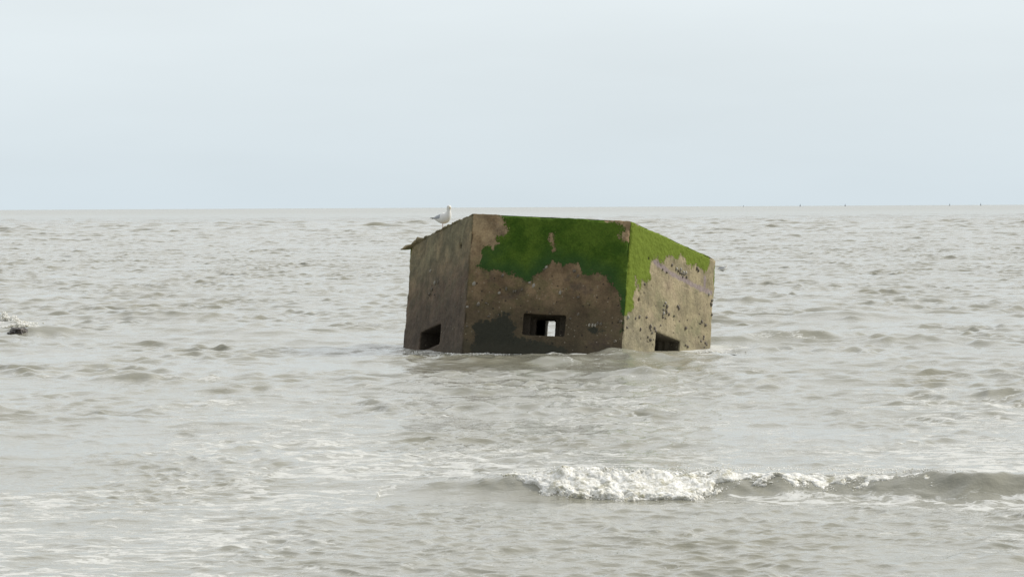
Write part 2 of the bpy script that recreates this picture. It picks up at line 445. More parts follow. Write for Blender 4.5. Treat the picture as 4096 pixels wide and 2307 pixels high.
splash(-12.42, 85.3, .06, .4, .14, 500, 'low white froth just right of the splash behind the dark rock', 22)
splash(-11.6, 82.0, .03, .3, .08, 180, 'froth running off the right end of the dark rock', 23)

splash(-1.72, 70.6, .0, .40, .035, 260, 'thin froth along the foot of the left wall of the pillbox', 31)
splash(-.75, 69.4, .0, .75, .03, 420, 'broken line of froth in front of the dark patch on the pillbox', 32)
splash(4.05, 69.6, .0, .45, .04, 260, 'froth at the foot of the right corner of the pillbox', 33)

# ------------------------------------------------------------------ pillbox
pb = empty('pillbox', (0, 0, 0)); pb.matrix_world = PBW
tag(pb, 'hexagonal concrete pillbox half sunk and tilted in the sea, green algae on its upper walls', 'pillbox')

ALG_F = [(-.4, -.4), (.519, -.4), (0.519, -0.025), (0.596, 0.045), (0.668, 0.131), (0.645, 0.206), (0.712, 0.247), (0.756, 0.348), (0.713, 0.439), (0.556, 0.462), (0.566, 0.594), (0.488, 0.702), (0.373, 0.7), (0.261, 0.743), (0.252, 0.817), (0.282, 0.919), (0.276, 1.03), (0.153, 1.117), (0.298, 1.213), (0.528, 1.216), (0.674, 1.252), (0.902, 1.233), (1.035, 1.278), (1.186, 1.388), (1.297, 1.338), (1.418, 1.229), (1.523, 1.106), (1.66, 1.011), (1.739, 0.919), (1.832, 1.017), (1.996, 1.031), (2.064, 0.983), (2.19, 0.948), (2.278, 0.973), (2.346, 1.131), (2.477, 1.168), (2.587, 1.104), (2.702, 1.12), (2.892, 1.191), (2.974, 1.348), (3.065, 1.431), (3.165, 1.642), (3.223, 1.873), (3.24, 2.077), (3.278, 2.365),
         (3.6, 2.4), (3.6, .451), (3.291, 0.451), (3.154, 0.428), (3.105, 0.328), (3.198, 0.235), (3.164, 0.148), (3.059, 0.079), (2.975, 0.098), (2.913, 0.027), (2.829, 0.061), (2.752, -0.016), (2.752, -.4)][1:]
ALG_R = [(-.3, -.4), (.03, -.4), (.1, -.02), (.28, .0), (.4, -.4), (3.068, -.4), (3.068, 0.056), (3.006, 0.238), (2.888, 0.404), (2.718, 0.355), (2.542, 0.247), (2.342, 0.402), (2.15, 0.374), (1.948, 0.259), (1.801, 0.385), (1.64, 0.381), (1.532, 0.363), (1.329, 0.443), (1.186, 0.583), (1.022, 0.534), (0.822, 0.614), (0.812, 0.75), (0.804, 0.9), (0.846, 1.037), (0.677, 1.152), (0.571, 1.134), (0.571, 1.355), (0.496, 1.373), (0.353, 1.26), (0.282, 1.101), (0.286, 1.35), (0.296, 1.641), (0.311, 1.664), (0.217, 1.847), (0.035, 2.035), (-0.011, 2.075), (-.3, 2.1)]
DARK_F = [(0.198, 2.323), (0.295, 2.288), (0.407, 2.253), (0.619, 2.213), (0.627, 2.14), (0.782, 2.102), (0.924, 2.095), (0.975, 2.194), (1.061, 2.394), (1.09, 2.582), (1.305, 2.6), (1.45, 2.636), (1.738, 2.66), (1.957, 2.70), (2.15, 2.78), (2.45, 3.5), (0.218, 3.5), (0.221, 2.438)]
DARK_F2 = [(2.513, 2.289), (2.667, 2.252), (2.835, 2.214), (2.899, 2.327), (2.794, 2.449), (2.643, 2.529), (2.535, 2.404)]
def sdpoly(u, v, P):
    P = np.array(P); d = np.full(u.shape, 1e9); ins = np.zeros(u.shape, bool)
    for i in range(len(P)):
        a, b = P[i], P[(i + 1) % len(P)]
        ex, ey = b - a; wx_, wy_ = u - a[0], v - a[1]
        t = np.clip((wx_ * ex + wy_ * ey) / (ex * ex + ey * ey + 1e-12), 0, 1)
        d = np.minimum(d, (wx_ - t * ex) ** 2 + (wy_ - t * ey) ** 2)
        c = ((a[1] > v) != (b[1] > v)); xx = a[0] + (v - a[1]) * ex / (ey if abs(ey) > 1e-9 else 1e-9)
        ins ^= c & (u < xx)
    return np.where(ins, np.sqrt(d), -np.sqrt(d))
def sdline(u, v, P):
    P = np.array(P); d = np.full(u.shape, 1e9)
    for i in range(len(P) - 1):
        a, b = P[i], P[i + 1]; ex, ey = b - a; wx_, wy_ = u - a[0], v - a[1]
        t = np.clip((wx_ * ex + wy_ * ey) / (ex * ex + ey * ey), 0, 1)
        d = np.minimum(d, (wx_ - t * ex) ** 2 + (wy_ - t * ey) ** 2)
    return np.sqrt(d)

def face_coords(V):
    """for local points: face index, u, v"""
    best = np.full(len(V), -1e9); fi = np.zeros(len(V), int); U = np.zeros(len(V))
    for i in range(6):
        a, b = hexpt(i), hexpt(i + 1); e = (b - a).normalized(); n = Vector((e.y, -e.x, 0))
        d = V[:, 0] * n.x + V[:, 1] * n.y; m = d > best
        best[m] = d[m]; fi[m] = i
        U[m] = ((V[m, 0] - a.x) * e.x + (V[m, 1] - a.y) * e.y)
    return fi, U, -V[:, 2], AP - best       # last: depth below the outer plane

def masks(V):
    fi, U, v, dep = face_coords(V)
    alg = np.full(len(V), -1.0); dk = np.full(len(V), -1.0); lil = np.full(len(V), -1.0)
    m = fi == 1
    alg[m] = sdpoly(U[m], v[m], ALG_F)
    # bare upright scar in the algae
    sc = (sdline(U[m], v[m], [(1.69, .34), (1.70, .5), (1.745, .68)]) - .022)
    alg[m] = np.minimum(alg[m], sc)
    dk[m] = np.maximum(sdpoly(U[m], v[m], DARK_F), sdpoly(U[m], v[m], DARK_F2) - .05)
    m = fi == 2
    alg[m] = sdpoly(U[m], v[m], ALG_R)
    lil[m] = .055 - sdline(U[m], v[m], [(0.95, 0.63), (1.466, 0.708), (1.976, 0.732), (2.52, 0.766), (3.176, 0.759)])
    lil[m] = np.maximum(lil[m], .05 - sdline(U[m], v[m], [(2.9, .5), (2.92, .75)]))
    m = fi == 0
    alg[m] = -.45 + .1 * (v[m] < .3)
    m = fi >= 3
    alg[m] = .9 - v[m] + .3 * np.sin(U[m] * 3)
    inner = dep > .05; alg[inner & (v > .1)] = -.6; dk[inner] = -.6
    return fi, U, v, dep, alg, dk, lil

def concrete_mat():
    g = NT('weathered_concrete'); P = g.tc.outputs['Object']
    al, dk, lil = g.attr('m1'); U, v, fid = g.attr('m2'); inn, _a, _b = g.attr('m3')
    n_e = g.noise(5.5, 7, .66); n_f = g.noise(22, 5, .65)
    jit = g.math('ADD', g.math('MULTIPLY', g.math('SUBTRACT', n_e, .5), .38), g.math('MULTIPLY', g.math('SUBTRACT', n_f, .5), .12))
    strk = g.noise(5, 5, .6, g.map(P, (2.6, 2.6, .5), loc=(4, 4, 0)))
    A = g.ss(g.math('ADD', g.math('ADD', al, jit), g.math('MULTIPLY', g.math('SUBTRACT', strk, .5), .22)), -.012, .020)
    A = g.math('MULTIPLY', A, g.ss(g.math('ADD', g.noise(9, 6, .7), g.math('MULTIPLY', al, 1.2)), .30, .46))
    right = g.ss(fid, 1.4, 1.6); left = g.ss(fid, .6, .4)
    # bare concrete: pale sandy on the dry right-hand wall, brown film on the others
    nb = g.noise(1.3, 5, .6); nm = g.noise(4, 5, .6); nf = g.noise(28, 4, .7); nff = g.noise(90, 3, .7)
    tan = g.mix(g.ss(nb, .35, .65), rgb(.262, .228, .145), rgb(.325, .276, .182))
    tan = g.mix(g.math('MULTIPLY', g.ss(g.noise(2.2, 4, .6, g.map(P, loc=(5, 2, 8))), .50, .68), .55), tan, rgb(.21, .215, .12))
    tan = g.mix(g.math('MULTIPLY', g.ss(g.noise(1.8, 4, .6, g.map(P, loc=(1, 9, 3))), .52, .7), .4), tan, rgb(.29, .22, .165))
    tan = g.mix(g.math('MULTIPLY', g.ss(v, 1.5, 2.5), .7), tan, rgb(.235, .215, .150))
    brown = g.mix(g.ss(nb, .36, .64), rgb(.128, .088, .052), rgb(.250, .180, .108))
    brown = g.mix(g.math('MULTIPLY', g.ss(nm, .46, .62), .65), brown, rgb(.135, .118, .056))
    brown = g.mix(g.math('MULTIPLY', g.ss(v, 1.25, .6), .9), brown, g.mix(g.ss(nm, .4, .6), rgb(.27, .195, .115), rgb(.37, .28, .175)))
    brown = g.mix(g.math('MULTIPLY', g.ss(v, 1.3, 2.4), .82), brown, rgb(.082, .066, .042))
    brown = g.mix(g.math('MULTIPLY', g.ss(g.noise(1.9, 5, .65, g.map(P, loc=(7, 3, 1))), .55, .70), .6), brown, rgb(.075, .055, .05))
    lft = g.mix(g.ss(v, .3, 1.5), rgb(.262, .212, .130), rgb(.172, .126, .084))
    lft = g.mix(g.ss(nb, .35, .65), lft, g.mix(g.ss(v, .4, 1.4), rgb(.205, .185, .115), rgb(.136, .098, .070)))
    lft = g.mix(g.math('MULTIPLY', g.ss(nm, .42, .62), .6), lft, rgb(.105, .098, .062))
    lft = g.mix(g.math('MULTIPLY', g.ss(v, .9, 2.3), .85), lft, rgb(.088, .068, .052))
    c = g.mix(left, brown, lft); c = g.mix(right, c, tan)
    # broad weathering blotches and faint vertical runs
    blot = g.noise(2.6, 6, .7, g.map(P, loc=(3, 7, 11))); runs = g.noise(3.5, 4, .6, g.map(P, (2.2, 2.2, .22)))
    c = g.mix(.8, c, g.mix(g.ss(blot, .33, .67), rgb(.66, .66, .64), rgb(1.28, 1.27, 1.22)), 'MULTIPLY')
    c = g.mix(g.math('MULTIPLY', g.ss(runs, .52, .68), .35), c, g.mix(1.0, c, rgb(.55, .55, .5), 'MULTIPLY'))
    # inner surfaces of the openings and chamber darkened, recess shade put into the colour
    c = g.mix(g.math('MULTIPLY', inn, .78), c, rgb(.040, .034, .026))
    c = g.mix(g.math('MULTIPLY', g.ss(g.math('ADD', lil, g.math('MULTIPLY', jit, .45)), -.02, .03), .75), c, rgb(.25, .205, .225))
    # formwork seam
    ln = g.math('ABSOLUTE', g.math('SUBTRACT', v, g.math('ADD', .893, g.math('MULTIPLY', g.math('SUBTRACT', nm, .5), .03))))
    c = g.mix(g.math('MULTIPLY', g.math('MULTIPLY', g.ss(ln, .014, .004), right), g.ss(U, 2.9, 2.3, 0, .55)), c, rgb(.42, .35, .24))
    # grain, pits, specks of shell grit
    c = g.mix(g.math('MULTIPLY', g.ss(nf, .35, .65), .30), c, rgb(.06, .05, .035), 'MIX') if False else g.mix(.5, c, g.mix(g.ss(nf, .3, .7), rgb(.62, .60, .57), rgb(1.26, 1.26, 1.23)), 'MULTIPLY')
    vo = g.t.nodes.new('ShaderNodeTexVoronoi'); vo.inputs['Scale'].default_value = 17; g.put(vo.inputs['Vector'], P)
    cs = g.t.nodes.new('ShaderNodeSeparateColor'); g.t.links.new(vo.outputs['Color'], cs.inputs[0])
    speck = g.math('MULTIPLY', g.ss(vo.outputs['Distance'], .26, .13), g.ss(cs.outputs[0], .72, .76))
    speck = g.math('MULTIPLY', speck, g.ss(v, .9, 1.5, .12, 1.0))
    c = g.mix(g.math('MULTIPLY', speck, .6), c, g.mix(g.ss(cs.outputs[1], .5, .55), rgb(.36, .32, .25), rgb(.05, .04, .035)))
    v2 = g.t.nodes.new('ShaderNodeTexVoronoi'); v2.inputs['Scale'].default_value = 8.5; g.put(v2.inputs['Vector'], g.map(P, loc=(2, 5, 1)))
    c2 = g.t.nodes.new('ShaderNodeSeparateColor'); g.t.links.new(v2.outputs['Color'], c2.inputs[0])
    pit = g.math('MULTIPLY', g.ss(g.math('ADD', v2.outputs['Distance'], g.math('MULTIPLY', g.math('SUBTRACT', nf, .5), .12)), .20, .13), g.ss(c2.outputs[0], .60, .64))
    pit = g.math('MULTIPLY', pit, g.ss(v, .8, 1.5, .15, 1.0))
    c = g.mix(g.math('MULTIPLY', pit, .75), c, rgb(.030, .025, .020))
    D = g.ss(g.math('ADD', g.math('ADD', dk, jit), g.math('MULTIPLY', g.math('SUBTRACT', nm, .5), .25)), -.03, .05)
    c = g.mix(g.math('MULTIPLY', D, .93), c, g.mix(nf, rgb(.012, .015, .011), rgb(.046, .048, .034)))
    # wet dark band just above the water
    c = g.mix(g.math('MULTIPLY', g.ss(g.math('ADD', v, g.math('MULTIPLY', nm, .5)), 2.85, 3.1), .5), c, rgb(.05, .047, .032))
    # algae
    ga = g.mix(g.ss(g.noise(3, 5, .6), .35, .65), rgb(.052, .108, .013), rgb(.098, .165, .022))
    ga = g.mix(g.ss(g.noise(34, 5, .7), .3, .75), g.mix(1.0, ga, rgb(.68, .70, .68), 'MULTIPLY'), g.mix(1.0, ga, rgb(1.22, 1.2, 1.2), 'MULTIPLY'))
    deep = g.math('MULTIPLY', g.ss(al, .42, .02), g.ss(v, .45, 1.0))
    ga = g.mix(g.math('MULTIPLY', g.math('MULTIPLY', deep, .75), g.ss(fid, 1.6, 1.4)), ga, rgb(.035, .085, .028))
    ga = g.mix(g.math('MULTIPLY', g.ss(fid, 1.4, 1.6), .55), ga, rgb(.215, .265, .040))  # right wall's algae painted lighter, mostly sunlight put into the colour
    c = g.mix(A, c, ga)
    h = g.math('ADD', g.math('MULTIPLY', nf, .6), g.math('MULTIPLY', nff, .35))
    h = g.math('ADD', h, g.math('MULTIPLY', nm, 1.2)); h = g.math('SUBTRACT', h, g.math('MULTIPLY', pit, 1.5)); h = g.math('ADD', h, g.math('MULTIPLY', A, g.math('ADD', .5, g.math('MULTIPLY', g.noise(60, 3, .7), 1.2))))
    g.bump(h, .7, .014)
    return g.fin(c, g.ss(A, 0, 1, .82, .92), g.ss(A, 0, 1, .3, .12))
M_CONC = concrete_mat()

def finish_conc(o):
    me = o.data; n = len(me.vertices); V = np.empty(n * 3, np.float32); me.vertices.foreach_get('co', V); V = V.reshape(-1, 3).astype(float)
    fi, U, v, dep, alg, dk, lil = masks(V)
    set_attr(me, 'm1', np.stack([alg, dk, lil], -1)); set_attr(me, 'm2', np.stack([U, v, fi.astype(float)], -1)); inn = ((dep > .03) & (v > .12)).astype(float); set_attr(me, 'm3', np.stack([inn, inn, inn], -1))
    me.materials.clear(); me.materials.append(M_CONC)
    me.polygons.foreach_set('use_smooth', np.ones(len(me.polygons), dtype=bool)); me.update()

def prism(R, z0, z1, name):
    V = [(*hexpt(i, R)[:2], z0) for i in range(6)] + [(*hexpt(i, R)[:2], z1) for i in range(6)]
    Fc = [tuple(range(6)), tuple(range(11, 5, -1))] + [(i, i + 6, (i + 1) % 6 + 6, (i + 1) % 6) for i in range(6)]
    me = bpy.data.meshes.new(name); me.from_pydata(V, [], Fc)
    b = bmesh.new(); b.from_mesh(me); bmesh.ops.recalc_face_normals(b, faces=b.faces); b.to_mesh(me); b.free()
    o = bpy.data.objects.new(name, me); COL.objects.link(o); return o
def cutbox(i, u0, u1, v0, v1, d0, d1):
    """box through face i between depths d0 and d1 behind the outer plane"""
    P = []
    for d in (d0, d1):
        for (u, v) in ((u0, v0), (u1, v0), (u1, v1), (u0, v1)): P.append(tuple(facepos(i, u, v, -d)[0]))
    Fc = [(0, 1, 2, 3), (7, 6, 5, 4), (0, 4, 5, 1), (1, 5, 6, 2), (2, 6, 7, 3), (3, 7, 4, 0)]
    me = bpy.data.meshes.new('cut'); me.from_pydata(P, [], Fc)
    b = bmesh.new(); b.from_mesh(me); bmesh.ops.recalc_face_normals(b, faces=b.faces); b.to_mesh(me); b.free()
    o = bpy.data.objects.new('cut', me); COL.objects.link(o); return o

def build_walls():
    o = prism(SIDE, 0, -4.2, 'wall'); cuts = [prism((AP - .60) / math.cos(math.radians(30)), -.34, -3.9, 'cut')]
    for i in (0, 1, 2, 3, 5):
        c = 1.655; L = (i == 0)
        a, b_, top, bot = (.94, 2.04, 2.12, 2.545) if L else (c - .435, c + .435, 2.065, 2.515)
        steps = [(.46, 0, .30), (.37, .30, .41), (.28, .41, .51), (.198, .51, .8)] if i == 2 else [(.435, 0, .50), (.198, .50, .8)] if L else [(.435, 0, .21), (.30, .21, .38), (.198, .38, .8)]
        for k_, (hw, d0, d1) in enumerate(steps):
            ua, ub = (a, b_) if (L and k_ == 0) else (c - hw, c + hw)
            cuts.append(cutbox(i, ua, ub, top + .003 * k_, bot - .004 * k_, d0 - .1, d1))
    cuts += [cutbox(4, 3.3 - 1.65 - .35, 1.65 + .50, .75, 2.9, -.1, .9)]        # rear doorway
    for k in cuts:
        m = o.modifiers.new('b', 'BOOLEAN'); m.object = k; m.operation = 'DIFFERENCE'; m.solver = 'EXACT'
    r = o.modifiers.new('r', 'REMESH'); r.mode = 'VOXEL'; r.voxel_size = .024
    dg = bpy.context.evaluated_depsgraph_get(); me = bpy.data.meshes.new_from_object(o.evaluated_get(dg))
    for k in cuts: bpy.data.objects.remove(k)
    old = o.data; o.modifiers.clear(); o.data = me; me.name = 'wall'
    n = len(me.vertices); V = np.empty(n * 3, np.float32); me.vertices.foreach_get('co', V); V = V.reshape(-1, 3).astype(float)
    Nn = np.empty(n * 3, np.float32); me.vertex_normals.foreach_get('vector', Nn) if hasattr(me, 'vertex_normals') else me.vertices.foreach_get('normal', Nn)
    Nn = Nn.reshape(-1, 3)
    fi, U, v, dep, alg, dk, lil = masks(V)
    outer = (dep < .04) & (v > .005)
    d = .005 * fbm(V[:, 0] * 2.5, V[:, 1] * 2.5, V[:, 2] * 2.5, o=3) + .005 * fbm(V[:, 0] * 14, V[:, 1] * 14, V[:, 2] * 14, o=3)
    fz = fbm(V[:, 0] * 5, V[:, 1] * 5, V[:, 2] * 5, o=3) * .16
    d += np.where(outer, sstep(alg + fz, 0, .03) * (.010 + .006 * fbm(V[:, 0] * 25, V[:, 1] * 25, V[:, 2] * 25, o=2)), 0)
    # worn arrises: pull the top and the upright edges in by an uneven amount
    ed = np.minimum(np.minimum(U, SIDE - U), 9); w1 = np.exp(-(np.clip(ed, 0, 1) / .035) ** 2) * (dep < .05)
    d -= w1 * np.clip(.010 + .03 * fbm(V[:, 2] * 4, fi * 7.0 + 1, o=4), 0, .05)
    w2 = np.exp(-(np.clip(v, 0, 1) / .03) ** 2) * (dep < .05)
    d -= w2 * np.clip(.015 + .05 * fbm(U * 3.2, fi * 5.0, o=4), 0, .07)
    # holes and chips
    for (i, u0, v0, r, q) in ((0, 2.774, .591, .052, .10), (0, 2.45, .62, .015, .02), (2, .731, .622, .032, .07), (2, .479, 1.558, .036, .07), (1, 3.222, .373, .02, -.012), (0, .29, .17, .05, .03), (0, .33, .26, .035, .02)):
        m = fi == i; rr_ = np.hypot(U - u0, v - v0); d -= m * (dep < .04) * q * np.exp(-(rr_ / r) ** 4)
    V += Nn * d[:, None]
    me.vertices.foreach_set('co', V.astype(np.float32).ravel()); me.update()
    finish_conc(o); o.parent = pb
    # rounded far right top corner
    return o
wall = build_walls()

def build_roof():
    na, nr = 900, 26
    th = np.linspace(0, 2 * np.pi, na, endpoint=False)
    hexr = AP / np.cos((th - math.radians(30)) % math.radians(60) - math.radians(30) if False else ((th % math.radians(60)) - math.radians(30)))
    ux, uy = np.cos(th), np.sin(th)
    rough = .018 * fbm(ux * 14, uy * 14, o=5, g=.6)
    # broken lip at the left-hand corner and along the left wall
    dL = np.abs((th - math.pi + math.pi) % (2 * math.pi) - math.pi)
    angL = (th - math.pi + math.pi) % (2 * math.pi) - math.pi       # 0 at the left corner, + towards the front-left corner
    lipn = np.exp(-(np.abs(angL - .005) / .042) ** 1.4); lip = lipn * .15 + np.exp(-((angL - .08) / .10) ** 2) * .05 + .03 * lipn * fbm(ux * 60, uy * 60, o=3)
    front_left = sstep(angL, -.15, 0.0) * sstep(angL, 1.1, .7)
    R = hexr - .03 * (1 - np.maximum(front_left, lipn)) + rough + lip + .018 * front_left * (1 + fbm(ux * 20 + 4, uy * 20, o=4))
    rings = [(.0, .025, 0), (.5, .025, 0), (.8, .025, 0), (.93, .025, 0)] 
    rows = []
    for f in np.linspace(0.02, .985, nr):
        rr = hexr * f; zz = .006 + .008 * fbm(ux * rr * 2, uy * rr * 2, o=4)
        rows.append(np.stack([ux * rr, uy * rr, zz], -1))
    hump = .035 * front_left * np.clip(.5 + fbm(ux * 26 + 2, uy * 26, o=4), 0, 1.4) + .05 * np.exp(-((angL - .13) / .05) ** 2)
    droop = -.13 * lipn
    for q_ in (.35, .7):
        Rq = hexr * .985 + (R - .03 - hexr * .985) * q_; rows.append(np.stack([ux * Rq, uy * Rq, .008 + hump * q_ + droop * (q_ * .8) ** 1.3], -1))
    rows.append(np.stack([ux * (R - .03), uy * (R - .03), .008 * (1 - lipn) + hump * (1 - .8 * lipn) + droop * .86], -1))
    rows.append(np.stack([ux * R, uy * R, .0 + hump * .6 * (1 - .8 * lipn) + droop + .006 * fbm(ux * 60, uy * 60, o=2)], -1))
    rows.append(np.stack([ux * (R - .004), uy * (R - .004), -.014 * (1 - .6 * lipn) + droop + .012 * fbm(ux * 34, uy * 34, o=3)], -1))
    low = -.035 - .035 * front_left * np.clip(fbm(ux * 22, uy * 22 + 8, o=3), 0, 1)
    rows.append(np.stack([ux * (hexr - .05), uy * (hexr - .05), low + droop * .2], -1))
    V = np.concatenate(rows); n = len(rows); Fc = []
    for r in range(n - 1):
        for a in range(na):
            b_ = (a + 1) % na; Fc.append((r * na + a, (r + 1) * na + a, (r + 1) * na + b_, r * na + b_))
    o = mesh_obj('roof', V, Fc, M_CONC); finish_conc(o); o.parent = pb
    me = o.data; W = np.empty(len(me.vertices) * 3, np.float32); me.vertices.foreach_get('co', W); W = W.reshape(-1, 3)
    return o
build_roof()

# shells stuck to the walls
g = NT('mussel_shell')
sc_ = g.noise(45, 4, .6)
m_shell = g.fin(g.mix(g.ss(sc_, .48, .62), rgb(.045, .037, .030), rgb(.38, .33, .25)), .55, .4); g.bump(sc_, .6, .006)
g = NT('pale_shell'); sc_ = g.noise(40, 4, .6)
m_pale = g.fin(g.mix(g.ss(sc_, .35, .6), rgb(.13, .11, .08), rgb(.44, .42, .37)), .6, .4); g.bump(sc_, .6, .006)
def shell_mesh(name, seed, pale):
    """a limpet-like ribbed cone on a small dark clump"""
    rs = random.Random(seed); n = 14; V = [(0, 0, 1.0)]; Fc = []
    prof = [(.28, .93), (.6, .66), (.86, .32), (1.0, .0), (1.0, -.35)]
    ph = rs.random() * 6
    for k, (r, z) in enumerate(prof):
        for a in range(n):
            t = a / n * 2 * math.pi; rr = r * (1 + .10 * (a % 2) + .16 * math.sin(t * 2 + ph) + rs.uniform(-.09, .09))
            V.append((rr * math.cos(t), rr * math.sin(t), z + rs.uniform(-.06, .06)))
    for a in range(n): Fc.append((0, 1 + a, 1 + (a + 1) % n))
    for k in range(len(prof) - 1):
        for a in range(n):
            p, q = 1 + k * n + a, 1 + k * n + (a + 1) % n; Fc.append((p, p + n, q + n, q))
    me = bpy.data.meshes.new(name); me.from_pydata(V, [], Fc); me.materials.append(m_pale if pale else m_shell)
    me.polygons.foreach_set('use_smooth', [True] * len(me.polygons)); return me
DARKM = [shell_mesh('shell', k, False) for k in range(5)]; PALEM = [shell_mesh('pale_shell', 20 + k, True) for k in range(3)]
# (u, v) in metres along and below the top edge of each wall
SH = {1: [(0.14, 1.493, 1, .038), (0.72, 1.294, 0), (0.728, 1.28, 1, .022), (0.974, 1.619), (0.677, 1.664, 1, .026), (0.82, 1.568), (1.017, 1.609), (1.143, 1.574), (1.379, 1.474, 1, .032), (1.295, 1.412, 1, .026), (1.613, 1.065, 1, .03), (1.574, 1.118), (1.938, 1.591, 1, .032), (0.265, 1.902, 1, .02), (0.261, 1.939), (0.429, 1.894), (0.043, 1.994, 1, .026), (0.068, 2.403), (0.501, 2.175), (2.316, 1.672), (1.95, 1.588), (2.341, 2.035), (2.588, 2.241, 1, .026), (2.652, 2.245, 1, .026), (2.709, 2.242, 1, .024), (2.756, 2.203), (2.82, 2.214), (2.189, 2.131), (3.227, 2.135), (3.142, 2.561), (2.202, 1.123), (2.281, 1.222)],
      2: [(1.269, 0.719), (1.443, 0.736), (1.618, 0.528), (1.797, 0.574, 1, .03), (1.88, 0.599), (1.955, 0.55, 1, .03), (1.95, 0.626), (2.018, 0.632), (2.066, 0.583, 1, .03), (2.098, 0.628), (2.16, 0.575, 1, .032), (2.196, 0.656), (2.051, 0.684), (2.57, 0.376), (2.629, 0.407), (0.642, 1.183), (3.099, 0.808, 1, .03), (3.236, 0.919), (3.203, 0.995), (1.467, 1.389, 1, .028), (1.421, 1.452), (1.528, 1.457), (1.407, 1.552), (1.511, 1.542), (1.415, 1.624, 1, .032), (1.529, 1.582), (1.624, 1.597), (1.413, 1.714), (1.505, 1.714), (1.822, 1.588), (1.928, 1.354), (1.985, 1.378), (0.122, 2.015, 1, .034), (0.4, 1.972), (0.534, 1.904), (0.801, 1.857), (0.11, 2.229), (0.603, 2.159), (0.963, 2.017), (1.119, 2.011), (0.984, 2.086), (1.042, 2.132), (1.164, 2.059), (0.9, 2.252), (0.996, 2.289), (1.342, 1.9, 0, .02), (2.838, 1.516), (2.887, 1.459), (3.041, 1.499), (2.295, 1.739), (3.218, 1.004), (3.257, 1.222), (3.004, 1.764), (2.908, 1.883), (2.995, 1.811), (3.072, 1.883), (3.13, 1.908), (3.042, 1.98), (2.338, 2.102), (2.42, 2.114), (3.248, 0.906, 1, .03)],
      0: [(1.244, 0.835, 1, .03), (1.532, 1.147, 1, .03), (1.722, 1.169), (1.405, 1.256), (1.294, 1.348), (1.566, 1.407)]}
LEFT_PX = [(0.716, 1.285), (0.588, 1.398), (1.976, 1.603), (1.376, 1.927), (2.342, 2.153)]
for p in LEFT_PX: SH[0].append(p)
rs = random.Random(4); cnt = 0
for i, L in SH.items():
    for q in L:
        u, v = q[0], q[1]; pale = len(q) > 2 and q[2]; r = q[3] if len(q) > 3 else rs.uniform(.020, .033)
        if cnt >= 99: break
        p, e_, n_ = facepos(i, min(max(u, .02), 3.28), v, .004)
        o = bpy.data.objects.new('shell', rs.choice(PALEM if pale else DARKM)); COL.objects.link(o); o.parent = pb
        o.rotation_mode = 'QUATERNION'; o.rotation_quaternion = (n_ + Vector((rs.uniform(-.3, .3), rs.uniform(-.3, .3), rs.uniform(-.3, .3)))).to_track_quat('Z', 'Y')
        o.location = p; o.scale = (r, r * rs.uniform(1, 1.35), r * rs.uniform(.8, 1.2)); cnt += 1
        if pale: o['label'] = 'pale bleached shell'

# ------------------------------------------------------------------ gulls
def simple(name, col, rough=.7, var=.12, scale=30):
    g = NT(name); a = tuple(x_ * (1 - var) for x_ in col); b = tuple(min(1, x_ * (1 + var)) for x_ in col)
    n = g.noise(scale, 4, .6); g.bump(n, .25, .004)
    return g.fin(g.mix(n, rgb(*a), rgb(*b)), rough)
m_white = simple('white_feathers', (.80, .80, .78), .75, .05, 60); m_grey = simple('grey_feathers', (.36, .38, .41), .7, .12, 50)
m_blk = simple('black_feathers', (.03, .03, .035)); m_leg = simple('pink_skin', (.52, .33, .30), .5)
m_bill = simple('yellow_bill', (.60, .45, .12), .4); m_eye = simple('dark_eye', (.02, .02, .02), .2)

def loft(path, n=18, squash=None):
    """path rows: x, y, z, half width (y), half height (perpendicular in xz)"""
    V = []; Fc = []; P = np.array(path)
    for k in range(len(P)):
        a = P[max(k - 1, 0)]; b = P[min(k + 1, len(P) - 1)]; t = np.array([b[0] - a[0], b[2] - a[2]]); t = t / (np.linalg.norm(t) + 1e-9)
        nx_, nz_ = -t[1], t[0]
        for j in range(n):
            an = 2 * math.pi * j / n; c, s = math.cos(an), math.sin(an)
            V.append((P[k][0] + nx_ * s * P[k][4], P[k][1] + c * P[k][3], P[k][2] + nz_ * s * P[k][4]))
    for k in range(len(P) - 1):
        for j in range(n):
            q = (j + 1) % n; Fc.append((k * n + j, k * n + q, (k + 1) * n + q, (k + 1) * n + j))
    Fc.append(tuple(range(n - 1, -1, -1))); Fc.append(tuple((len(P) - 1) * n + j for j in range(n)))
    return V, Fc
def spline(rows, m=5):
    R = np.array(rows, float); o = []
    for i in range(len(R) - 1):
        p0, p1, p2, p3 = R[max(i - 1, 0)], R[i], R[i + 1], R[min(i + 2, len(R) - 1)]
        for k in range(m):
            t = k / m; o.append(.5 * ((2 * p1) + (-p0 + p2) * t + (2 * p0 - 5 * p1 + 4 * p2 - p3) * t * t + (-p0 + 3 * p1 - 3 * p2 + p3) * t ** 3))
    o.append(R[-1]); return o

